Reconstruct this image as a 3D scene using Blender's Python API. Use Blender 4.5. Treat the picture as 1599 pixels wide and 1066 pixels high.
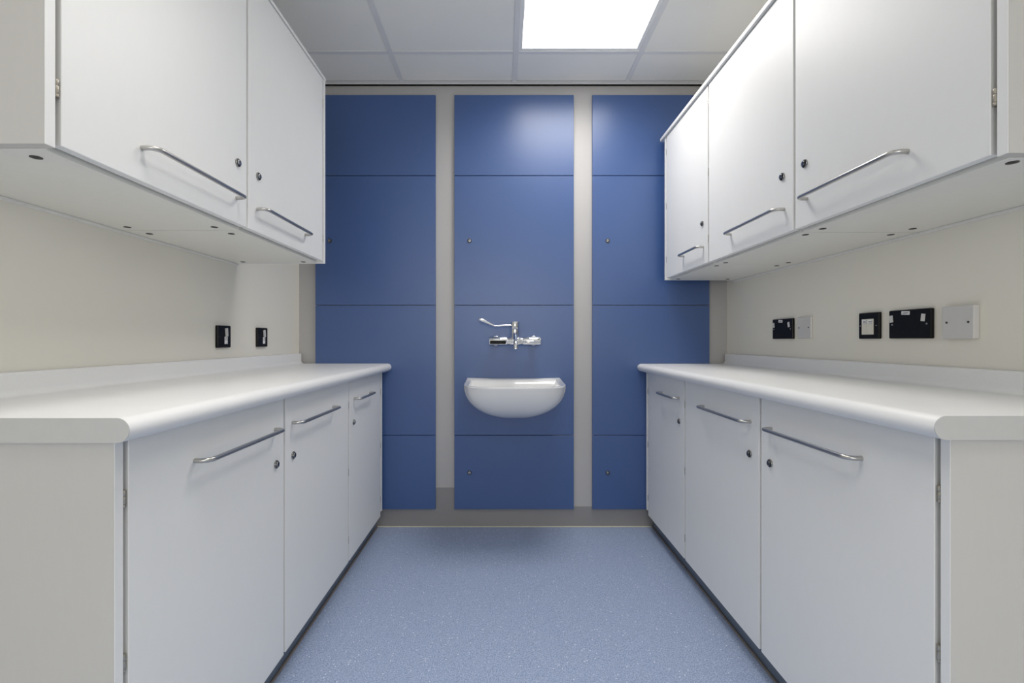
import bpy, bmesh, math
from mathutils import Vector, Matrix

# ------------------------------------------------------------------ scene, camera, light
sc = bpy.context.scene
for o in list(bpy.data.objects):
    bpy.data.objects.remove(o)
sc.view_settings.view_transform = 'Standard'
sc.view_settings.look = 'None'
sc.view_settings.exposure = 0.07
sc.view_settings.gamma = 1.0
sc.view_settings.use_curve_mapping = False

CAM_Z = 1.007
cam_data = bpy.data.cameras.new('camera')
cam_data.sensor_fit = 'HORIZONTAL'
cam_data.sensor_width = 36.0
cam_data.lens = 745.0 / 1599.0 * 36.0
cam_data.shift_x = (799.5 - 786.0) / 1599.0
cam_data.shift_y = (531.0 - 533.0) / 1599.0
cam_data.clip_start = 0.02
cam = bpy.data.objects.new('camera', cam_data)
sc.collection.objects.link(cam)
cam.location = (0, 0, CAM_Z)
cam.rotation_euler = (math.pi / 2, 0, 0)
sc.camera = cam

world = bpy.data.worlds.new('world')
sc.world = world
world.use_nodes = True
world.node_tree.nodes['Background'].inputs[0].default_value = (0.5, 0.52, 0.55, 1)
world.node_tree.nodes['Background'].inputs[1].default_value = 0.2

LAMP_GLOW = 3.8       # radiance of a lit diffuser itself
SPREAD_MAIN = 150.0   # beam of the ceiling panels, degrees
SPREAD_NEAR = 90.0
LAMP_MAIN = 7.0
FILL_NEAR = 3.4  # watts of the added overhead fill panel
FILL_WATTS = 23.5       # watts of the fill lamp added behind the camera
LAMP_REAR = 4.0

C = sc.collection

# frontal fill lamp added behind the camera, set in a made-up opening
fill = bpy.data.lights.new('added_fill', 'AREA')
fill.shape = 'RECTANGLE'
fill.size, fill.size_y = 1.8, 1.1
fill.energy = FILL_WATTS
fill.color = (1.0, 0.985, 0.965)
fill_o = bpy.data.objects.new('added_fill', fill)
C.objects.link(fill_o)
fill_o.location = (0.05, -2.25 - 0.01, 1.45)
fill_o.rotation_euler = (math.radians(92), 0, 0)


# ------------------------------------------------------------------ materials
def srgb(r, g, b):
    def f(c):
        c /= 255.0
        return c / 12.92 if c <= 0.04045 else ((c + 0.055) / 1.055) ** 2.4
    return (f(r), f(g), f(b), 1.0)


def mat(name, col, rough=0.5, metal=0.0, spec=0.5, noise=None, bump=None, aniso_scale=None, coat=0.0):
    m = bpy.data.materials.new(name)
    m.use_nodes = True
    nt = m.node_tree
    b = nt.nodes['Principled BSDF']
    b.inputs['Base Color'].default_value = col
    b.inputs['Roughness'].default_value = rough
    b.inputs['Metallic'].default_value = metal
    b.inputs['Specular IOR Level'].default_value = spec
    b.inputs['Coat Weight'].default_value = coat
    if noise or bump:
        tc = nt.nodes.new('ShaderNodeTexCoord')
        mp = nt.nodes.new('ShaderNodeMapping')
        nt.links.new(tc.outputs['Object'], mp.inputs['Vector'])
        if aniso_scale:
            mp.inputs['Scale'].default_value = aniso_scale
    if noise:
        scale, amount = noise
        n = nt.nodes.new('ShaderNodeTexNoise')
        n.inputs['Scale'].default_value = scale
        n.inputs['Detail'].default_value = 4
        nt.links.new(mp.outputs['Vector'], n.inputs['Vector'])
        r = nt.nodes.new('ShaderNodeMapRange')
        r.inputs['From Min'].default_value = 0.3
        r.inputs['From Max'].default_value = 0.7
        r.inputs['To Min'].default_value = 1.0 - amount
        r.inputs['To Max'].default_value = 1.0 + amount
        nt.links.new(n.outputs['Fac'], r.inputs['Value'])
        mx = nt.nodes.new('ShaderNodeMix')
        mx.data_type = 'RGBA'
        mx.blend_type = 'MULTIPLY'
        mx.inputs['Factor'].default_value = 1.0
        mx.inputs['A'].default_value = col
        nt.links.new(r.outputs['Result'], mx.inputs['B'])
        nt.links.new(mx.outputs['Result'], b.inputs['Base Color'])
    if bump:
        scale, strength = bump
        n2 = nt.nodes.new('ShaderNodeTexNoise')
        n2.inputs['Scale'].default_value = scale
        n2.inputs['Detail'].default_value = 3
        nt.links.new(mp.outputs['Vector'], n2.inputs['Vector'])
        bp = nt.nodes.new('ShaderNodeBump')
        bp.inputs['Strength'].default_value = strength
        bp.inputs['Distance'].default_value = 0.001
        nt.links.new(n2.outputs['Fac'], bp.inputs['Height'])
        nt.links.new(bp.outputs['Normal'], b.inputs['Normal'])
    return m


def floor_material():
    m = bpy.data.materials.new('speckled_vinyl')
    m.use_nodes = True
    nt = m.node_tree
    b = nt.nodes['Principled BSDF']
    tc = nt.nodes.new('ShaderNodeTexCoord')
    base = srgb(158, 173, 202)
    n = nt.nodes.new('ShaderNodeTexNoise')
    n.inputs['Scale'].default_value = 260
    n.inputs['Detail'].default_value = 3
    n.inputs['Roughness'].default_value = 0.7
    nt.links.new(tc.outputs['Object'], n.inputs['Vector'])
    cr = nt.nodes.new('ShaderNodeValToRGB')
    e = cr.color_ramp.elements
    e[0].position = 0.34
    e[0].color = srgb(122, 138, 170)
    e[1].position = 0.66
    e[1].color = srgb(184, 197, 220)
    mid = cr.color_ramp.elements.new(0.5)
    mid.color = base
    nt.links.new(n.outputs['Fac'], cr.inputs['Fac'])

    def chips(scale, pick, size, colour, prev, seed):
        mp = nt.nodes.new('ShaderNodeMapping')
        mp.inputs['Location'].default_value = (seed, seed * 1.7, 0)
        nt.links.new(tc.outputs['Object'], mp.inputs['Vector'])
        v = nt.nodes.new('ShaderNodeTexVoronoi')
        v.voronoi_dimensions = '2D'
        v.inputs['Scale'].default_value = scale
        nt.links.new(mp.outputs['Vector'], v.inputs['Vector'])
        lt = nt.nodes.new('ShaderNodeMath')
        lt.operation = 'LESS_THAN'
        lt.inputs[1].default_value = size
        nt.links.new(v.outputs['Distance'], lt.inputs[0])
        sp = nt.nodes.new('ShaderNodeSeparateColor')
        nt.links.new(v.outputs['Color'], sp.inputs['Color'])
        g = nt.nodes.new('ShaderNodeMath')
        g.operation = 'GREATER_THAN'
        g.inputs[1].default_value = pick
        nt.links.new(sp.outputs[0], g.inputs[0])
        mu = nt.nodes.new('ShaderNodeMath')
        mu.operation = 'MULTIPLY'
        nt.links.new(lt.outputs[0], mu.inputs[0])
        nt.links.new(g.outputs[0], mu.inputs[1])
        mx = nt.nodes.new('ShaderNodeMix')
        mx.data_type = 'RGBA'
        nt.links.new(mu.outputs[0], mx.inputs['Factor'])
        nt.links.new(prev, mx.inputs['A'])
        mx.inputs['B'].default_value = colour
        return mx.outputs['Result']
    col = chips(210, 0.74, 0.30, srgb(126, 142, 174), cr.outputs['Color'], 3.1)
    col = chips(190, 0.86, 0.28, srgb(190, 202, 224), col, 7.7)
    col = chips(110, 0.975, 0.22, srgb(226, 230, 238), col, 1.3)
    nt.links.new(col, b.inputs['Base Color'])
    b.inputs['Roughness'].default_value = 0.5
    b.inputs['Specular IOR Level'].default_value = 0.35
    bp = nt.nodes.new('ShaderNodeBump')
    bp.inputs['Strength'].default_value = 0.15
    bp.inputs['Distance'].default_value = 0.0006
    nt.links.new(n.outputs['Fac'], bp.inputs['Height'])
    nt.links.new(bp.outputs['Normal'], b.inputs['Normal'])
    return m


def emit_material(name, strength):
    m = bpy.data.materials.new(name)
    m.use_nodes = True
    nt = m.node_tree
    b = nt.nodes['Principled BSDF']
    b.inputs['Base Color'].default_value = (0.8, 0.8, 0.8, 1)
    b.inputs['Emission Color'].default_value = (1.0, 0.98, 0.95, 1)
    b.inputs['Emission Strength'].default_value = strength
    return m


M_DOOR = mat('white_laminate', srgb(240, 240, 238), 0.42, noise=(55, 0.005), bump=(420, 0.06), aniso_scale=(1, 1, 0.4))
M_CARC = mat('cream_board', srgb(238, 237, 230), 0.5, noise=(40, 0.01))
M_END = mat('end_panel_laminate', srgb(206, 204, 200), 0.5, noise=(120, 0.006), aniso_scale=(1, 1, 0.15))
M_TOP = mat('worktop_laminate', srgb(243, 243, 242), 0.36, noise=(160, 0.01), bump=(600, 0.08))
M_BAND = mat('worktop_edge_band', srgb(200, 200, 198), 0.5, noise=(60, 0.01))
M_STEEL = mat('brushed_steel', srgb(190, 188, 184), 0.28, metal=1.0, bump=(900, 0.1), aniso_scale=(1, 0.05, 1))
M_CHROME = mat('chrome', srgb(225, 226, 228), 0.06, metal=1.0, bump=(30, 0.01))
M_BARREL = mat('lock_barrel_metal', srgb(158, 158, 157), 0.22, metal=1.0, noise=(300, 0.08))
M_SATIN = mat('satin_chrome', srgb(232, 232, 233), 0.25, metal=1.0, noise=(60, 0.01))
M_HINGE = mat('hinge_metal', srgb(182, 176, 164), 0.35, metal=1.0, noise=(200, 0.1))
M_LOCK = mat('dark_nickel', srgb(78, 78, 79), 0.3, metal=1.0, noise=(300, 0.1))
M_DARK = mat('black_void', srgb(14, 14, 15), 0.6, noise=(80, 0.05))
M_CAP = mat('grey_fixing', srgb(70, 68, 66), 0.5, metal=0.5, noise=(200, 0.1))
M_KICK = mat('kickboard_vinyl', srgb(112, 123, 138), 0.45, noise=(60, 0.03))
M_SEAL = mat('brown_sealant', srgb(128, 119, 113), 0.5, noise=(80, 0.06))
M_WSEAL = mat('white_sealant', srgb(235, 235, 232), 0.4, noise=(80, 0.02))
M_FSEAL = mat('beige_floor_sealant', srgb(205, 203, 190), 0.5, noise=(60, 0.05))
M_CREAM = mat('cream_paint', srgb(238, 235, 224), 0.6, noise=(3, 0.006), bump=(250, 0.08))
M_GREIGE = mat('greige_paint', srgb(186, 184, 183), 0.55, noise=(4, 0.012), bump=(250, 0.06))
M_SKIRT = mat('skirting_vinyl', srgb(148, 146, 145), 0.5, noise=(5, 0.02))
M_BLUE = mat('blue_panel_laminate', srgb(60, 90, 144), 0.35, spec=0.8, noise=(70, 0.012), bump=(500, 0.07))
M_TILE = mat('ceiling_tile', srgb(249, 248, 243), 0.85, noise=(4, 0.01), bump=(300, 0.1))
M_TEE = mat('ceiling_tee', srgb(234, 234, 234), 0.5, noise=(30, 0.01))
M_FRAME = mat('lamp_frame', srgb(244, 244, 243), 0.45, noise=(30, 0.01))
M_SLAB = mat('ceiling_void', srgb(52, 52, 54), 0.8, noise=(8, 0.05))
M_CERAMIC = mat('white_ceramic', srgb(230, 230, 230), 0.12, coat=0.4, noise=(6, 0.004))
M_BLACK = mat('black_plastic', srgb(11, 11, 13), 0.4, spec=0.25, noise=(60, 0.06))
M_HOLE = mat('socket_hole', srgb(4, 4, 5), 0.7, noise=(60, 0.05))
M_WPLATE = mat('white_plastic', srgb(212, 211, 209), 0.4, noise=(60, 0.008))
M_LABEL = mat('paper_label', srgb(236, 236, 238), 0.6, noise=(200, 0.02))
M_INK = mat('label_ink', srgb(70, 72, 78), 0.6, noise=(300, 0.15))
M_MOD = mat('ivory_module', srgb(228, 225, 214), 0.45, noise=(90, 0.02))
M_GLASS = mat('added_window_glass', srgb(235, 240, 240), 0.05, noise=(3, 0.005))
M_GLASS.node_tree.nodes['Principled BSDF'].inputs['Transmission Weight'].default_value = 1.0
M_FLOOR = floor_material()
M_LAMP = emit_material('lit_diffuser', LAMP_GLOW)
M_LAMP_DIM = emit_material('dimmed_diffuser', 1.2)


# ------------------------------------------------------------------ mesh helpers
class MB:
    def __init__(self):
        self.bm = bmesh.new()

    def box(self, x0, x1, y0, y1, z0, z1, bevel=0.0, seg=1):
        x0, x1 = min(x0, x1), max(x0, x1)
        y0, y1 = min(y0, y1), max(y0, y1)
        z0, z1 = min(z0, z1), max(z0, z1)
        mtx = Matrix.Translation(((x0 + x1) / 2, (y0 + y1) / 2, (z0 + z1) / 2)) @ Matrix.Diagonal((x1 - x0, y1 - y0, z1 - z0, 1))
        r = bmesh.ops.create_cube(self.bm, size=1.0, matrix=mtx)
        if bevel:
            es = set()
            for v in r['verts']:
                es.update(v.link_edges)
            bmesh.ops.bevel(self.bm, geom=list(es), offset=bevel, segments=seg, affect='EDGES', profile=0.5)
        return self

    def cyl(self, p0, p1, r0, r1=None, n=20, bevel=0.0):
        r1 = r0 if r1 is None else r1
        p0, p1 = Vector(p0), Vector(p1)
        d = p1 - p0
        q = d.to_track_quat('Z', 'Y').to_matrix().to_4x4()
        mtx = Matrix.Translation((p0 + p1) / 2) @ q
        r = bmesh.ops.create_cone(self.bm, cap_ends=True, segments=n, radius1=r0, radius2=r1, depth=d.length, matrix=mtx)
        if bevel:
            vs = set(r['verts'])
            es = [e for v in vs for e in v.link_edges if any(len(f.verts) > 4 for f in e.link_faces)]
            bmesh.ops.bevel(self.bm, geom=list(set(es)), offset=bevel, segments=2, affect='EDGES', profile=0.5)
        return self

    def tube(self, pts, radius, n=12):
        """swept tube; radius: number or a list of (rx, ry) / numbers per point"""
        pts = [Vector(p) for p in pts]
        rings = []
        up = None
        for i, p in enumerate(pts):
            t = (pts[min(i + 1, len(pts) - 1)] - pts[max(i - 1, 0)]).normalized()
            if up is None:
                up = Vector((0, 0, 1)) if abs(t.z) < 0.9 else Vector((1, 0, 0))
            a = (up - t * up.dot(t)).normalized()
            up = a
            b = t.cross(a)
            rr = radius[i] if isinstance(radius, list) else radius
            ra, rb = rr if isinstance(rr, tuple) else (rr, rr)
            rings.append([self.bm.verts.new(p + a * ra * math.cos(2 * math.pi * k / n) + b * rb * math.sin(2 * math.pi * k / n)) for k in range(n)])
        for i in range(len(rings) - 1):
            for k in range(n):
                self.bm.faces.new((rings[i][k], rings[i][(k + 1) % n], rings[i + 1][(k + 1) % n], rings[i + 1][k]))
        self.bm.faces.new(list(reversed(rings[0])))
        self.bm.faces.new(rings[-1])
        return self

    def extrude_y(self, prof, y0, y1):
        """prof: list of (x, z)"""
        a = [self.bm.verts.new((x, y0, z)) for x, z in prof]
        b = [self.bm.verts.new((x, y1, z)) for x, z in prof]
        n = len(prof)
        for i in range(n):
            self.bm.faces.new((a[i], a[(i + 1) % n], b[(i + 1) % n], b[i]))
        self.bm.faces.new(a)
        self.bm.faces.new(list(reversed(b)))
        return self

    def loft(self, rings, close_first=True, close_last=True):
        vs = [[self.bm.verts.new(p) for p in r] for r in rings]
        n = len(vs[0])
        for i in range(len(vs) - 1):
            for k in range(n):
                self.bm.faces.new((vs[i][k], vs[i][(k + 1) % n], vs[i + 1][(k + 1) % n], vs[i + 1][k]))
        if close_first:
            self.bm.faces.new(list(reversed(vs[0])))
        if close_last:
            self.bm.faces.new(vs[-1])
        return self

    def mesh(self, name, material, smooth=None, origin=(0, 0, 0)):
        o = Vector(origin)
        if o.length:
            bmesh.ops.translate(self.bm, verts=self.bm.verts[:], vec=-o)
        bmesh.ops.recalc_face_normals(self.bm, faces=self.bm.faces[:])
        if smooth is not None:
            for f in self.bm.faces:
                f.smooth = True
            for e in self.bm.edges:
                if len(e.link_faces) == 2 and e.calc_face_angle(0) > smooth:
                    e.smooth = False
        me = bpy.data.meshes.new(name)
        self.bm.to_mesh(me)
        self.bm.free()
        me.materials.append(material)
        return me


ORIGIN = {}


def link(name, me, parent=None, loc=(0, 0, 0), rot=(0, 0, 0)):
    o = bpy.data.objects.new(name, me)
    C.objects.link(o)
    if parent is not None:
        o.parent = parent
    o.location = loc
    o.rotation_euler = rot
    return o


def part(name, mb, material, parent, smooth=None, root=None, label=None):
    """mesh built in world coordinates, stored relative to its thing's base"""
    r = root or parent
    o = link(name, mb.mesh(name, material, smooth, ORIGIN[r.name]), parent)
    ORIGIN[o.name] = ORIGIN[r.name]
    if label:
        o['label'] = label
    return o


def inst(name, me, parent, world_loc, rot=(0, 0, 0), label=None):
    """shared mesh placed at a world position under a part or thing (no rotation above it)"""
    loc = Vector(world_loc) - ORIGIN[parent.name]
    o = link(name, me, parent, loc, rot)
    if label:
        o['label'] = label
    return o


def thing(name, label, cat, loc, group=None):
    o = bpy.data.objects.new(name, None)
    o.empty_display_size = 0.05
    C.objects.link(o)
    o.location = loc
    o['label'] = label
    o['category'] = cat
    if group:
        o['group'] = group
    ORIGIN[o.name] = Vector(loc)
    return o


def struct(name, mb, material, smooth=None):
    o = link(name, mb.mesh(name, material, smooth))
    o['kind'] = 'structure'
    ORIGIN[o.name] = Vector((0, 0, 0))
    return o


# ------------------------------------------------------------------ room dimensions
XL, XR = -1.104, 1.208
YB, YF = 2.578, -2.25
ZC = 2.383
PAN_Y = 2.560          # front of the blue panels

# ------------------------------------------------------------------ setting
struct('floor', MB().box(XL - 0.1, XR + 0.1, YF - 0.1, YB + 0.2, -0.1, 0.0), M_FLOOR)
wall_back = struct('wall_back', MB().box(XL, XR, YB, YB + 0.025, 0.0, ZC - 0.004).box(XL - 0.1, XR + 0.1, YB + 0.12, YB + 0.2, 0.0, ZC + 0.22), M_GREIGE)
struct('wall_left', MB().box(XL - 0.1, XL, YF, YB + 0.12, 0.0, ZC + 0.22), M_CREAM)
struct('wall_right', MB().box(XR, XR + 0.1, YF, YB + 0.12, 0.0, ZC + 0.22), M_CREAM)
WX0, WX1, WZ0, WZ1 = -0.90, 1.00, 0.85, 2.05       # unseen window, added behind the camera to house the fill lamp
struct('wall_front', MB().box(XL - 0.1, WX0, YF - 0.1, YF, 0.0, ZC + 0.22).box(WX1, XR + 0.1, YF - 0.1, YF, 0.0, ZC + 0.22)
       .box(WX0, WX1, YF - 0.1, YF, 0.0, WZ0).box(WX0, WX1, YF - 0.1, YF, WZ1, ZC + 0.22), M_CREAM)
added_win = struct('added_window_1', MB().box(WX0, WX0 + 0.05, YF - 0.09, YF - 0.02, WZ0, WZ1).box(WX1 - 0.05, WX1, YF - 0.09, YF - 0.02, WZ0, WZ1)
             .box(WX0, WX1, YF - 0.09, YF - 0.02, WZ0, WZ0 + 0.05).box(WX0, WX1, YF - 0.09, YF - 0.02, WZ1 - 0.05, WZ1)
             .box(0.03, 0.07, YF - 0.09, YF - 0.02, WZ0, WZ1), M_FRAME)
for xa, xb in ((WX0 + 0.05, 0.03), (0.07, WX1 - 0.05)):
    part('pane', MB().box(xa, xb, YF - 0.06, YF - 0.054, WZ0 + 0.05, WZ1 - 0.05), M_GLASS, added_win)
ceiling = struct('ceiling', MB().box(XL - 0.1, XR + 0.1, YF - 0.1, YB + 0.2, ZC + 0.12, ZC + 0.22), M_SLAB)

# ceiling grid, tiles and lamps
GX = [XL + 0.02, -0.54, 0.06, 0.66, XR - 0.02]
GY = [2.540]
y = 2.287
while y > YF + 0.1:
    GY.append(y)
    y -= 0.6
GY.append(YF + 0.02)
FILL_CELL = (1, 3)  # out-of-frame panel added to brighten worktops and base doors
LAMP_CELLS = {(2, 1): 'main', (FILL_CELL): 'near', (2, 5): "rear"}
T = 0.012
tile_mesh = {}
for i in range(len(GX) - 1):
    for j in range(len(GY) - 1):
        x0, x1 = GX[i] + 0.0015, GX[i + 1] - 0.0015
        y1, y0 = GY[j] - 0.0015, GY[j + 1] + 0.0015
        if (i, j) in LAMP_CELLS:
            continue
        key = (round(x1 - x0, 3), round(y1 - y0, 3))
        if key not in tile_mesh:
            hx, hy = key[0] / 2, key[1] / 2
            tile_mesh[key] = MB().box(-hx, hx, -hy, hy, 0, 0.018, 0.002).mesh('ceiling_tile', M_TILE)
        inst('ceiling_tile', tile_mesh[key], ceiling, ((x0 + x1) / 2, (y0 + y1) / 2, ZC + 0.0035))
for x in GX[1:-1]:
    part('ceiling_tee', MB().box(x - T, x + T, GY[-1], GY[0], ZC, ZC + 0.003, 0.0006).box(x - 0.001, x + 0.001, GY[-1], GY[0], ZC + 0.003, ZC + 0.04), M_TEE, ceiling)
for yy in GY[1:-1]:
    for i in range(len(GX) - 1):
        a = GX[i] + (T if i else 0) + 0.0003
        b = GX[i + 1] - (T if i < len(GX) - 2 else 0) - 0.0003
        part('cross_tee', MB().box(a, b, yy - T, yy + T, ZC + 0.0004, ZC + 0.0032, 0.0005).box(a, b, yy - 0.001, yy + 0.001, ZC + 0.003, ZC + 0.036), M_TEE, ceiling)
# perimeter shadow-gap trims
struct('trim_1', MB().box(XL, XR, 2.536, 2.558, ZC - 0.001, ZC + 0.001).box(XL, XR, 2.5565, 2.558, ZC - 0.004, ZC + 0.03), M_TEE)
struct('trim_2', MB().box(XL, XL + 0.024, YF, 2.535, ZC - 0.002, ZC + 0.0035), M_TEE)
struct('trim_3', MB().box(XR - 0.024, XR, YF, 2.535, ZC - 0.002, ZC + 0.0035), M_TEE)


def ceiling_lamp(cell, label, watts, spread):
    i, j = cell
    x0, x1, y1, y0 = GX[i] + 0.002, GX[i + 1] - 0.002, GY[j] - 0.002, GY[j + 1] + 0.002
    t = thing('ceiling_light', label, 'light', ((x0 + x1) / 2, (y0 + y1) / 2, ZC + 0.004), 'flat square ceiling light panels')
    w = 0.027
    fr = MB()
    za, zb = ZC + 0.0035, ZC + 0.014
    fr.box(x0, x1, y0, y0 + w, za, zb, 0.001).box(x0, x1, y1 - w, y1, za, zb, 0.001)
    fr.box(x0, x0 + w, y0 + w, y1 - w, za, zb, 0.001).box(x1 - w, x1, y0 + w, y1 - w, za, zb, 0.001)
    part('frame', fr, M_FRAME, t)
    part('diffuser', MB().box(x0 + w, x1 - w, y0 + w, y1 - w, ZC + 0.006, ZC + 0.012), M_LAMP if j == 1 else M_LAMP_DIM, t, label='glowing white diffuser')
    ld = bpy.data.lights.new('panel_lamp', 'AREA')
    ld.shape = 'RECTANGLE'
    ld.size, ld.size_y = x1 - x0 - 2 * w, y1 - y0 - 2 * w
    ld.energy = watts
    ld.color = (1.0, 0.968, 0.93)
    ld.spread = math.radians(spread)
    lo = bpy.data.objects.new('lamp', ld)
    C.objects.link(lo)
    lo.parent = t
    lo.location = (0, 0, 0.0005)
    part('housing', MB().box(x0 + 0.01, x1 - 0.01, y0 + 0.01, y1 - 0.01, ZC + 0.0145, ZC + 0.05), M_FRAME, t)


ceiling_lamp((2, 1), 'bright square light panel in the ceiling near the blue wall', LAMP_MAIN, SPREAD_MAIN)
ceiling_lamp(FILL_CELL, 'square light panel added as unseen fill in the ceiling straight above the viewer', FILL_NEAR, SPREAD_NEAR)
ceiling_lamp((2, 5), 'square light panel in the ceiling behind the camera', LAMP_REAR, SPREAD_NEAR)

# skirting on the back wall and the sealant line along the floor
struct('baseboard_back', MB().box(XL, 0.06, YB - 0.003, YB, 0.0, 0.211).box(0.06, XR, YB - 0.003, YB, 0.0, 0.110), M_SKIRT)
struct('trim_4', MB().box(-0.68, 0.80, YB - 0.011, YB - 0.003, 0.0, 0.005, 0.002), M_FSEAL)

# blue wall panels: three columns of four, each with its cam lock
COLS = [(-1.0086, -0.364), (-0.263, 0.378), (0.478, 1.1065)]
ROWS = [(1.8914, 2.323), (1.1963, 1.8884), (0.4987, 1.1933), (0.100, 0.4957)]
LOCKX = [-0.931, -0.182, 0.5595]


def lock_mesh(name, axis):
    """round cam lock facing along axis (unit vector): dark ring, bright barrel, black key slot"""
    ax = Vector(axis)
    b = MB()
    b.cyl((0, 0, 0), ax * 0.0045, 0.0120, 0.0108, 24, 0.0010)
    n1 = len(b.bm.faces)
    b.cyl(ax * 0.0045, ax * 0.0075, 0.0084, 0.0074, 20, 0.0008)
    n2 = len(b.bm.faces)
    up = Vector((0, 0, 1))
    sd = ax.cross(up)
    q = [sd * x + up * z for x, z in ((-0.0013, -0.0048), (0.0013, -0.0048), (0.0013, 0.0022), (-0.0013, 0.0022))]
    q2 = [sd * x + up * z for x, z in ((-0.0026, 0.0018), (0.0026, 0.0018), (0.0026, 0.0056), (-0.0026, 0.0056))]
    for ring in (q, q2):
        b.loft([[p + ax * 0.0070 for p in ring], [p + ax * 0.0078 for p in ring]])
    b.bm.faces.index_update()
    for i, f in enumerate(b.bm.faces):
        f.material_index = 0 if i < n1 else 1 if i < n2 else 2
    me = b.mesh(name, M_LOCK, 0.6)
    me.materials.append(M_BARREL)
    me.materials.append(M_HOLE)
    return me


cam_lock_mesh = lock_mesh('panel_lock', (0, -1, 0))
for c, (xa, xb) in enumerate(COLS):
    for r, (za, zb) in enumerate(ROWS):
        p = part('wall_panel', MB().box(xa, xb, PAN_Y, YB - 0.003, za, zb, 0.001), M_BLUE, wall_back)
        if r in (1, 3):
            zl = 1.540 if r == 1 else 0.296
            inst('panel_lock', cam_lock_mesh, p, (LOCKX[c], PAN_Y, zl), label='small chrome lock')

# ------------------------------------------------------------------ shared door fittings
LOCK = {-1: lock_mesh('lock', (1, 0, 0)), 1: lock_mesh('lock', (-1, 0, 0))}


def hinge_mesh():
    b = MB()
    for z0, z1 in ((-0.0145, -0.0095), (-0.009, 0.0045), (0.005, 0.0145)):
        b.cyl((0, 0, z0), (0, 0, z1), 0.0037, n=12, bevel=0.0004)
    b.cyl((0, 0, -0.0155), (0, 0, 0.0155), 0.002, n=8)
    b.box(-0.0012, 0.0012, -0.0052, 0.0052, -0.0135, 0.0135)
    return b.mesh('hinge', M_HINGE, 0.6)


HINGE = hinge_mesh()
CAPM = MB().cyl((0, 0, 0), (0, 0, -0.0012), 0.009, n=16).cyl((0, 0, -0.0012), (0, 0, -0.0018), 0.0045, n=10).mesh('fixing_cap', M_CAP)


def handle(parent, side, a, y0, y1, z):
    """D bar handle; a = door face distance from the room axis"""
    so, r, br = 0.030, 0.0052, 0.019
    x = lambda d: side * (a - d)
    pts = [(x(0), y0, z)]
    N = 7
    pts.append((x(so - br) if so > br else x(0.002), y0, z))
    for k in range(1, N + 1):
        t = math.pi / 2 * k / N
        pts.append((x(so - br + br * math.sin(t)), y0 + br * (1 - math.cos(t)), z))
    for k in range(0, N + 1):
        t = math.pi / 2 * k / N
        pts.append((x(so - br + br * math.cos(t)), y1 - br + br * math.sin(t), z))
    pts.append((x(0), y1, z))
    return part('handle', MB().tube(pts, r, 14), M_STEEL, parent, 0.9)


def door(parent, side, a, y0, y1, z0, z1, hdl, hz, lock_y, lz, hinge_y, hinges):
    d = part('door', MB().box(side * a, side * (a + 0.018), y0, y1, z0, z1, 0.001), M_DOOR, parent)
    handle(d, side, a, hdl[0], hdl[1], hz)
    inst('lock', LOCK[side], d, (side * a, lock_y, lz), label='round dark metal lock')
    for h in hinges:
        inst('hinge', HINGE, d, (side * (a + 0.004), hinge_y, h))
    return d


def carcass(x_front, x_back, side, y0, y1, z0, z1, t=0.018):
    b = MB()
    X = lambda v: side * v
    b.box(X(x_front), X(x_back), y0, y0 + t, z0, z1)
    b.box(X(x_front), X(x_back), y1 - t, y1, z0, z1)
    b.box(X(x_front), X(x_back), y0 + t, y1 - t, z0, z0 + t)
    b.box(X(x_front), X(x_back), y0 + t, y1 - t, z1 - t, z1)
    b.box(X(x_back - 0.006), X(x_back), y0 + t, y1 - t, z0 + t, z1 - t)
    return b


# ------------------------------------------------------------------ base cabinets
def base_run(side, a, wall, units, near, far, top_z, kick_a, where):
    n = len(units)
    for k, u in enumerate(units):
        y0, y1 = u['y']
        root = thing('base_cabinet', u['label'], 'cabinet', (side * (a + wall) / 2, (y0 + y1) / 2, 0), None)
        ca, cb = y0, y1
        if k == 0:
            part('end_panel', MB().box(side * (a + 0.0015), side * (wall - 0.003), near, near + 0.018, 0.0, top_z - 0.041), M_END, root)
            part('edge_strip', MB().box(side * a, side * (a + 0.0014), near, near + 0.018, 0.0, top_z - 0.041, 0.0004), M_DOOR, root)
            ca = near + 0.0185
        if k == n - 1:
            part('end_panel', MB().box(side * a, side * (wall - 0.003), far - 0.018, far, 0.105, top_z - 0.041, 0.001), M_DOOR, root)
            cb = far - 0.0185
        part('carcass', carcass(a + 0.025, wall - 0.004, side, ca + 0.0005, cb - 0.0005, 0.105, top_z - 0.041), M_CARC, root)
        for sa in (ca + 0.02, cb - 0.038):
            part('support', MB().box(side * (kick_a + 0.03), side * (wall - 0.02), sa, sa + 0.018, 0.0, 0.1045), M_CARC, root)
        door(root, side, a, u['door'][0], u['door'][1], u.get('z0', 0.086), top_z - 0.0455, u['hdl'], 0.756, u['lock'], 0.656, u['hinge'], (0.737, 0.457, 0.175))


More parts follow.
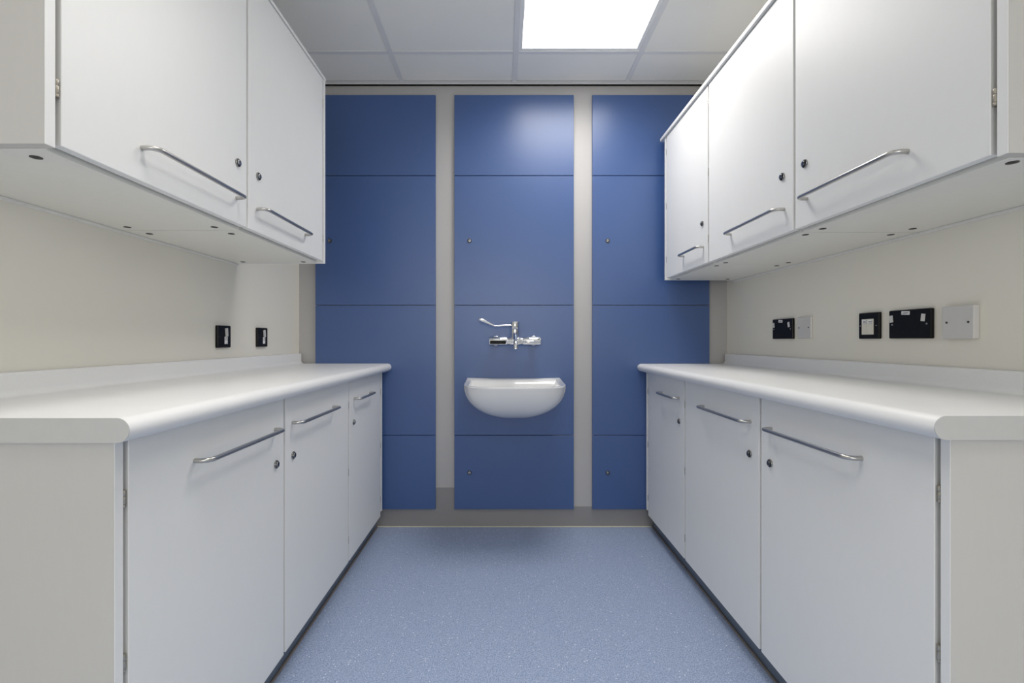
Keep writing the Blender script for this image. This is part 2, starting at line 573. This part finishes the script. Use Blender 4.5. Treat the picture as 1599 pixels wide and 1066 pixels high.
LB = dict(side=-1, a=0.643, wall=1.104)
base_run(-1, 0.643, 1.104, [
    dict(y=(0.789, 1.4022), door=(0.8185, 1.3970), hdl=(0.994, 1.342), lock=1.349, hinge=0.8128,
         label='white base cabinet of the left row nearest the viewer, its grey end panel in view'),
    dict(y=(1.4028, 1.9872), door=(1.4085, 1.9805), hdl=(1.453, 1.7985), lock=1.458, hinge=1.9872,
         label='middle white base cabinet of the left row, between two others'),
    dict(y=(1.9878, 2.532), door=(1.9935, 2.4950), hdl=(2.0515, 2.290), lock=2.047, hinge=2.5035,
         label='short-handled white base cabinet of the left row, beside the blue wall panels'),
], 0.789, 2.532, 0.882, 0.681, 'left')
base_run(1, 0.7625, 1.208, [
    dict(y=(0.8142, 1.4161), door=(0.8440, 1.4110), hdl=(1.015, 1.3560), lock=1.362, hinge=0.8384,
         label='white base cabinet of the right row nearest the viewer, its grey end panel in view'),
    dict(y=(1.4167, 2.0068), door=(1.4225, 2.0005), hdl=(1.470, 1.8130), lock=1.4755, hinge=2.0070,
         label='middle white base cabinet of the right row, between two others'),
    dict(y=(2.0074, 2.5486), door=(2.0135, 2.5110), hdl=(2.067, 2.290), lock=2.066, hinge=2.5195,
         label='short-handled white base cabinet of the right row, beside the blue wall panels'),
], 0.8142, 2.5486, 0.881, 0.803, 'right')


def kickboard(side, a, wall, y0, y1, label):
    root = thing('kickboard', label, 'kickboard', (side * (a + 0.008), (y0 + y1) / 2, 0), None)
    part('board', MB().box(side * a, side * (a + 0.016), y0, y1, 0.0005, 0.104, 0.001), M_KICK, root)
    part('sealant_bead', MB().box(side * (a - 0.009), side * (a - 0.0005), y0, y1, 0.0, 0.006, 0.002), M_SEAL, root, label='brownish sealant line along the floor')


kickboard(-1, 0.684, 1.104, 0.81, 2.566, 'dark grey-blue kickboard under the left base cabinets')
kickboard(1, 0.806, 1.208, 0.835, 2.566, 'dark grey-blue kickboard under the right base cabinets')


# ------------------------------------------------------------------ worktops with bullnose front and upstand
def worktop(side, tip, wall, y0, y1, top, label):
    root = thing('worktop', label, 'worktop', (side * (tip + wall) / 2, (y0 + y1) / 2, top - 0.04), None)
    r = 0.020
    prof = [(side * (wall - 0.002), top), ]
    for k in range(13):
        t = math.pi * k / 12
        prof.append((side * (tip + r - r * math.sin(t)), top - r + r * math.cos(t)))
    prof.append((side * (wall - 0.002), top - 2 * r))
    part('surface', MB().extrude_y(prof, y0 + 0.0015, y1), M_TOP, root, 0.5)
    band = [(x, z) for x, z in prof]
    part('edge_band', MB().extrude_y(band, y0, y0 + 0.0014), M_BAND, root, 0.5, label='grey end cap with rounded nose')
    h, t, cv = 0.054, 0.019, 0.016
    w = wall - 0.002
    up = [(side * w, top + h), (side * (w - t + 0.006), top + h)]
    for k in range(1, 6):
        q = math.pi / 2 * k / 5
        up.append((side * (w - t + 0.006 - 0.006 * math.sin(q)), top + h - 0.006 + 0.006 * math.cos(q)))
    for k in range(0, 6):
        q = math.pi / 2 * k / 5
        up.append((side * (w - t - cv * (1 - math.cos(q))), top + cv - cv * math.sin(q) + 0.0002))
    up.append((side * w, top + 0.0002))
    part('upstand', MB().extrude_y(up, y0, y1), M_TOP, root, 0.5)


worktop(-1, 0.600, 1.104, 0.765, 2.5575, 0.882, 'long white worktop with rounded front along the left wall')
worktop(1, 0.718, 1.208, 0.794, 2.5575, 0.881, 'long white worktop with rounded front along the right wall')


# ------------------------------------------------------------------ wall cabinets
def wall_run(side, a, wall, units, near, far, zb, zt, caps_a, far_side_hinge):
    n = len(units)
    for k, u in enumerate(units):
        y0, y1 = u['y']
        root = thing('wall_cabinet', u['label'], 'cabinet', (side * (a + wall) / 2, (y0 + y1) / 2, zb), None)
        ca, cb = y0, y1
        if k == 0:
            part('end_panel', MB().box(side * (a + 0.0015), side * (wall - 0.003), near, near + 0.018, zb, zt), M_END, root)
            part('edge_strip', MB().box(side * a, side * (a + 0.0014), near, near + 0.018, zb, zt, 0.0004), M_DOOR, root)
            ca = near + 0.0185
        if k == n - 1:
            part('end_panel', MB().box(side * a, side * (wall - 0.003), far - 0.018, far, zb - 0.0, zt, 0.001), M_DOOR, root)
            cb = far - 0.0185
        part('carcass', carcass(a + 0.024, wall - 0.004, side, ca + 0.0012, cb - 0.0012, zb, zt), M_CARC, root)
        door(root, side, a, u['door'][0], u['door'][1], zb + 0.0075, zt - 0.004, u['hdl'], 1.399, u['lock'], 1.499, u['hinge'], (1.424, 1.699, 1.979))
        for ya in (y0 + u.get('m0', 0.05), y1 - u.get('m1', 0.05)):
            for aa in caps_a:
                inst('fixing_cap', CAPM, root, (side * aa, ya, zb))
        part('sealant_strip', MB().box(side * (wall - 0.008), side * wall, y0, y1, zb - 0.008, zb - 0.0002, 0.001), M_WSEAL, root)


ZBL, ZTL = 1.323, 2.077
wall_run(-1, 0.737, 1.104, [
    dict(y=(0.767, 1.3747), door=(0.7960, 1.3695), hdl=(0.9725, 1.317), lock=1.323, hinge=0.7905, m0=0.057, m1=0.042,
         label='white wall cabinet of the left row nearest the viewer, its end panel in view'),
    dict(y=(1.3753, 1.976), door=(1.3800, 1.9460), hdl=(1.427, 1.774), lock=1.4336, hinge=1.9520, m0=0.040, m1=0.052,
         label='farther white wall cabinet of the left row, its far end clear of the blue wall'),
], 0.767, 1.976, ZBL, ZTL, (0.807, 1.050), None)
ZBR, ZTR = 1.319, 2.058
wall_run(1, 0.841, 1.208, [
    dict(y=(0.795, 1.3797), door=(0.8240, 1.3745), hdl=(0.992, 1.322), lock=1.330, hinge=0.8187, m0=0.042, m1=0.045,
         label='white wall cabinet of the right row nearest the viewer, its end panel in view'),
    dict(y=(1.3803, 1.9577), door=(1.3855, 1.9520), hdl=(1.4286, 1.763), lock=1.437, hinge=1.9578, m0=0.030, m1=0.040,
         label='middle white wall cabinet of the right row, between two others'),
    dict(y=(1.9583, 2.490), door=(1.9635, 2.4590), hdl=(2.004, 2.222), lock=2.014, hinge=2.4650, m0=0.040, m1=0.055,
         label='short-handled white wall cabinet of the right row, nearest the blue wall'),
], 0.795, 2.490, ZBR, ZTR, (0.893, 1.145), None)


def top_board(side, a, wall, y0, y1, z, t, label):
    o = link('top_board', MB().box(side * a, side * (wall - 0.004), y0, y1, z, z + t, 0.001).mesh('top_board', M_DOOR))
    o['label'] = label
    o['category'] = 'board'


top_board(-1, 0.735, 1.104, 0.767, 1.977, ZTL + 0.0002, 0.012, 'thin white board lying along the top of the left wall cabinets')
top_board(1, 0.831, 1.208, 0.795, 2.530, ZTR + 0.0002, 0.016, 'thin white board along the top of the right wall cabinets, jutting out beyond them')


# ------------------------------------------------------------------ sockets and plates on the side walls
def plate_box(side, wall, yc, zc, w, h, t, bev=0.003):
    return MB().box(side * wall, side * (wall - t), yc - w / 2, yc + w / 2, zc - h / 2, zc + h / 2, bev, 2)


def tilted(side, x_in, x_out, yc, zc, w, h, ang):
    """small box lying on a plate, rotated in the plane of the wall"""
    b = MB().box(side * x_in, side * x_out, -w / 2, w / 2, -h / 2, h / 2)
    bmesh.ops.rotate(b.bm, verts=b.bm.verts[:], cent=(0, 0, 0), matrix=Matrix.Rotation(ang, 3, 'X'))
    bmesh.ops.translate(b.bm, verts=b.bm.verts[:], vec=(0, yc, zc))
    return b


def ink_row(side, x0, yc, zc, w, h, n):
    b = MB()
    st = w / n
    for k in range(n):
        hh = h * (0.7 + 0.3 * ((k * 7) % 3) / 2)
        b.box(side * x0, side * (x0 - 0.0003), yc - w / 2 + k * st, yc - w / 2 + (k + 0.62) * st, zc - hh / 2, zc + hh / 2)
    return b


def screw(side, x, y, z, parent, r=0.0028, material=None):
    part('screw', MB().cyl((side * x, y, z), (side * (x - 0.0014), y, z), r, r * 0.8, 12), material or M_STEEL, parent)


def double_socket(side, wall, yc, zc, label, tilt):
    root = thing('double_socket', label, 'socket', (side * wall, yc, zc - 0.043), 'black double sockets on the right wall')
    t = 0.011
    f = wall - t
    part('plate', plate_box(side, wall, yc, zc, 0.146, 0.086, t), M_BLACK, root)
    # rockers with a white face, at the outer upper corners (seen mirrored on the right wall: +y is left)
    for yo, an in ((0.0625, tilt[0]), (-0.049, tilt[1])):
        part('rocker', tilted(side, f + 0.001, f - 0.0018, yc + yo, zc + 0.017, 0.012, 0.021, an), M_WPLATE, root, label='white rocker switch')
    lab = part('sticker', tilted(side, f, f - 0.0005, yc + 0.011, zc + 0.033, 0.029, 0.0105, 0.06), M_LABEL, root, label='small white sticker with grey print')
    ORIGIN[lab.name] = ORIGIN[root.name]
    part('print', ink_row(side, f - 0.0005, yc + 0.011, zc + 0.033, 0.021, 0.0034, 8), M_INK, lab, root=root)
    for s in (-1, 1):
        cy = yc + s * 0.031
        part('pin_hole', MB().box(side * (f + 0.001), side * (f - 0.0004), cy - 0.002, cy + 0.002, zc - 0.004, zc + 0.004), M_HOLE, root)
        for q in (-1, 1):
            part('pin_hole', MB().box(side * (f + 0.001), side * (f - 0.0004), cy + q * 0.011 - 0.0033, cy + q * 0.011 + 0.0033, zc - 0.0245, zc - 0.0205), M_HOLE, root)
    for s in (-1, 1):
        screw(side, f, yc + s * 0.060, zc - 0.001, root)


def blank_plate(side, wall, yc, zc, t, label, bev=0.003):
    root = thing('blank_plate', label, 'wall plate', (side * wall, yc, zc - 0.043), 'white blank plates on the right wall')
    part('plate', plate_box(side, wall, yc, zc, 0.087, 0.087, t, bev), M_WPLATE, root)
    for s in (-1, 1):
        screw(side, wall - t, yc + s * 0.030, zc, root, 0.003, M_CAP)


double_socket(1, 1.208, 1.409, 1.055, 'black double socket between the data outlet and the thick white blank plate', (-0.12, 0.12))
double_socket(1, 1.208, 2.050, 1.0555, 'black double socket farther along the right wall, nearest the blue panels', (-0.15, -0.2))
blank_plate(1, 1.208, 1.905, 1.057, 0.009, 'thin white blank plate beside the farther black double socket')
blank_plate(1, 1.208, 1.253, 1.054, 0.016, 'thick white blank plate nearest the viewer on the right wall', 0.002)


def data_outlet(side, wall, yc, zc, label):
    root = thing('data_outlet', label, 'socket', (side * wall, yc, zc - 0.043))
    t = 0.011
    f = wall - t
    part('plate', plate_box(side, wall, yc, zc, 0.086, 0.086, t), M_BLACK, root)
    ins = part('insert', MB().box(side * f, side * (f - 0.0025), yc - 0.0235, yc + 0.0265, zc - 0.029, zc + 0.022, 0.0008), M_MOD, root, label='ivory insert with two modules')
    for s in (-1, 1):
        c = yc + 0.0015 + s * 0.012
        lb = part('tag', MB().box(side * (f - 0.0025), side * (f - 0.003), c - 0.010, c + 0.010, zc + 0.006, zc + 0.020), M_LABEL, root, label='paper tag with dark print')
        part('print', ink_row(side, f - 0.003, c, zc + 0.0125, 0.013, 0.004, 4)
             .box(side * (f - 0.003), side * (f - 0.0033), c - 0.0095, c - 0.0085, zc + 0.006, zc + 0.019)
             .box(side * (f - 0.003), side * (f - 0.0033), c - 0.0085, c + 0.007, zc + 0.006, zc + 0.0067), M_INK, lb, root=root)
        part('module', MB().box(side * (f - 0.0025), side * (f - 0.004), c - 0.0105, c + 0.0105, zc - 0.027, zc + 0.003, 0.001), M_MOD, root)
    for s in (-1, 1):
        screw(side, f, yc + s * 0.034, zc, root, 0.0022)


data_outlet(1, 1.208, 1.565, 1.0545, 'square black data outlet with an ivory insert on the right wall')


def spur(side, wall, yc, zc, label, lean):
    root = thing('fused_outlet', label, 'socket', (side * wall, yc, zc - 0.043), 'black single plates on the left wall')
    t = 0.012
    f = wall - t
    part('plate', plate_box(side, wall, yc, zc, 0.086, 0.086, t), M_BLACK, root)
    part('rocker', tilted(side, f + 0.001, f - 0.004, yc + 0.0105, zc + 0.017, 0.014, 0.032, lean), M_WPLATE, root, label='white rocker switch')
    st = part('sticker', MB().box(side * f, side * (f - 0.0006), yc - 0.001, yc + 0.019, zc - 0.029, zc + 0.000), M_LABEL, root, label='white sticker with dark print')
    part('print', ink_row(side, f - 0.0006, yc + 0.009, zc - 0.005, 0.012, 0.004, 4)
         .box(side * (f - 0.0006), side * (f - 0.0009), yc - 0.001, yc + 0.019, zc - 0.0125, zc - 0.0112)
         .box(side * (f - 0.0006), side * (f - 0.0009), yc + 0.008, yc + 0.011, zc - 0.029, zc - 0.026), M_INK, st, root=root)
    for s in (-1, 1):
        screw(side, f, yc + s * 0.035, zc, root, 0.0022, M_CAP)


spur(-1, 1.104, 1.870, 1.021, 'square black socket plate on the left wall, nearer the viewer of the two', 0.10)
spur(-1, 1.104, 2.168, 1.020, 'square black socket plate on the left wall, nearer the blue panels of the two', 0.16)


# ------------------------------------------------------------------ wash basin
def basin():
    X0 = 0.0545
    rim = 0.797
    root = thing('wash_basin', 'white ceramic wash basin hung on the middle blue panels', 'basin', (X0, PAN_Y - 0.2, rim - 0.18))
    NS, NB = 44, 12
    back = PAN_Y - 0.0005

    def ring(a_front, a_back, front, back_y, z, n=6.0, zback=0.0, zback_mid=0.0):
        pts = []
        L = back_y - front
        for k in range(NS + 1):
            th = math.pi * k / NS
            c, s = math.cos(th), math.sin(th)
            fx = math.copysign(abs(c) ** (2 / n), c)
            fy = abs(s) ** (2 / n)
            yy = back_y - L * fy
            a = a_front + (a_back - a_front) * (yy - front) / max(L, 1e-6)
            u = max(0.0, (yy - (back_y - 0.10)) / 0.10)
            pts.append((X0 + a * fx, yy, z + zback * u * u))
        xs = a_back
        for k in range(1, NB):
            w = 1 - 2 * k / NB
            pts.append((X0 - a_back * w, back_y, z + zback - zback_mid * (1 - w * w)))
        return pts
    rings = []
    drop = 0.178
    # outer bowl, from the bottom up
    for t in (1.0, 0.992, 0.97, 0.93, 0.87, 0.78, 0.67, 0.54, 0.40, 0.26, 0.13, 0.04):
        sc_ = max(0.02, (1 - t ** 2.1)) ** (1 / 2.1)
        w = 0.2455 * max(sc_, 0.10)
        dep = 0.12 + (0.427 - 0.12) * max(sc_, 0.0) ** 0.85
        rings.append(ring(w, w * 1.02, back - dep, back, rim - 0.008 - (drop - 0.008) * t, n=2.6 + 3.0 * sc_))
    rings.append(ring(0.2445, 0.249, back - 0.4285, back, rim - 0.006, zback=0.004))
    rings.append(ring(0.2430, 0.249, back - 0.427, back, rim - 0.001, zback=0.006))
    rings.append(ring(0.2390, 0.247, back - 0.4225, back - 0.003, rim, zback=0.009, zback_mid=0.003))
    # inside
    rings.append(ring(0.2230, 0.226, back - 0.413, back - 0.030, rim - 0.0005, zback=0.004, zback_mid=0.003))
    rings.append(ring(0.2190, 0.221, back - 0.409, back - 0.040, rim - 0.004, zback=-0.002))
    rings.append(ring(0.2130, 0.214, back - 0.402, back - 0.052, rim - 0.020, n=3.8))
    rings.append(ring(0.1950, 0.196, back - 0.382, back - 0.070, rim - 0.060, n=3.4))
    rings.append(ring(0.1600, 0.160, back - 0.345, back - 0.095, rim - 0.100, n=3.0))
    rings.append(ring(0.0900, 0.090, back - 0.285, back - 0.140, rim - 0.128, n=2.4))
    rings.append(ring(0.0240, 0.024, back - 0.225, back - 0.180, rim - 0.136, n=2.0))
    part('bowl', MB().loft(rings), M_CERAMIC, root, 0.7)
    part('waste', MB().cyl((X0, back - 0.2, rim - 0.137), (X0, back - 0.2, rim - 0.133), 0.021, 0.019, 24, 0.001), M_CHROME, root, 0.6)


basin()


# ------------------------------------------------------------------ wall-mounted mixer tap with long lever
def tap():
    X0, Y0, Z0 = 0.0605, 2.492, 1.003
    root = thing('mixer_tap', 'chrome wall-mounted mixer tap with a long lever above the wash basin', 'tap', (X0, PAN_Y, Z0 - 0.05))
    body = MB()
    # bar made of two ends and a tapered middle
    prof = [(-0.040, 0.0175), (-0.030, 0.0180), (-0.022, 0.0215), (0.0, 0.024), (0.022, 0.0215), (0.030, 0.0180), (0.040, 0.0175)]
    body.tube([(X0 + d, Y0, Z0) for d, _ in prof], [r for _, r in prof], 24)
    part('body', body, M_CHROME, root, 0.7)
    for s in (-1, 1):
        part('union', MB().cyl((X0 + s * 0.101, PAN_Y - 0.0005, Z0 + 0.001), (X0 + s * 0.101, PAN_Y - 0.010, Z0 + 0.001), 0.030, 0.026, 28, 0.0015)
             .cyl((X0 + s * 0.101, PAN_Y - 0.010, Z0), (X0 + s * 0.101, Y0 + 0.010, Z0), 0.014, n=20), M_CHROME, root, 0.6)
    lf = part('control_end', MB().cyl((X0 - 0.134, Y0, Z0), (X0 - 0.0405, Y0, Z0), 0.0222, n=28, bevel=0.003), M_CHROME, root, 0.6)
    part('grip', MB().box(X0 - 0.130, X0 - 0.047, Y0 - 0.0232, Y0 - 0.012, Z0 - 0.0155, Z0 + 0.003, 0.003, 2), M_BLACK, lf, 0.6, root=root, label='black strip along the left end')
    rt = part('control_end', MB().cyl((X0 + 0.0405, Y0, Z0), (X0 + 0.134, Y0, Z0), 0.0222, n=28, bevel=0.003), M_CHROME, root, 0.6)
    part('stop_button', MB().box(X0 + 0.062, X0 + 0.078, Y0 - 0.0238, Y0 - 0.014, Z0 - 0.010, Z0 + 0.001, 0.0015), M_STEEL, rt, root=root)
    part('column', MB().cyl((X0, Y0, Z0), (X0, Y0, Z0 + 0.060), 0.0205, n=28).cyl((X0, Y0, Z0 + 0.0615), (X0, Y0, Z0 + 0.1015), 0.0212, n=28, bevel=0.002), M_CHROME, root, 0.6)
    sp = []
    for k in range(11):
        t = k / 10
        sp.append((X0, Y0 - 0.012 - 0.118 * t, Z0 + 0.028 + 0.012 * math.sin(math.pi * t) - 0.034 * t * t))
    sp += [(X0, Y0 - 0.139, Z0 - 0.015), (X0, Y0 - 0.143, Z0 - 0.027), (X0, Y0 - 0.144, Z0 - 0.040)]
    part('spout', MB().tube(sp, [0.0105] * 11 + [0.0105, 0.0108, 0.0108], 18), M_CHROME, root, 0.9)
    yl, zl = Y0 - 0.004, Z0 + 0.0815
    lp = [(X0 - 0.012, yl, zl), (X0 - 0.070, yl - 0.006, zl - 0.001), (X0 - 0.104, yl - 0.010, zl - 0.003), (X0 - 0.116, yl - 0.012, zl + 0.001),
          (X0 - 0.140, yl - 0.016, zl + 0.012), (X0 - 0.165, yl - 0.022, zl + 0.0245), (X0 - 0.182, yl - 0.026, zl + 0.0285), (X0 - 0.187, yl - 0.027, zl + 0.029)]
    lr = [(0.0046, 0.0046), (0.0044, 0.0045), (0.0042, 0.0050), (0.0046, 0.0055), (0.0066, 0.0070), (0.0092, 0.0085), (0.0088, 0.0075), (0.0040, 0.004)]
    part('lever', MB().tube(lp, lr, 14), M_SATIN, root, 0.9)


tap()
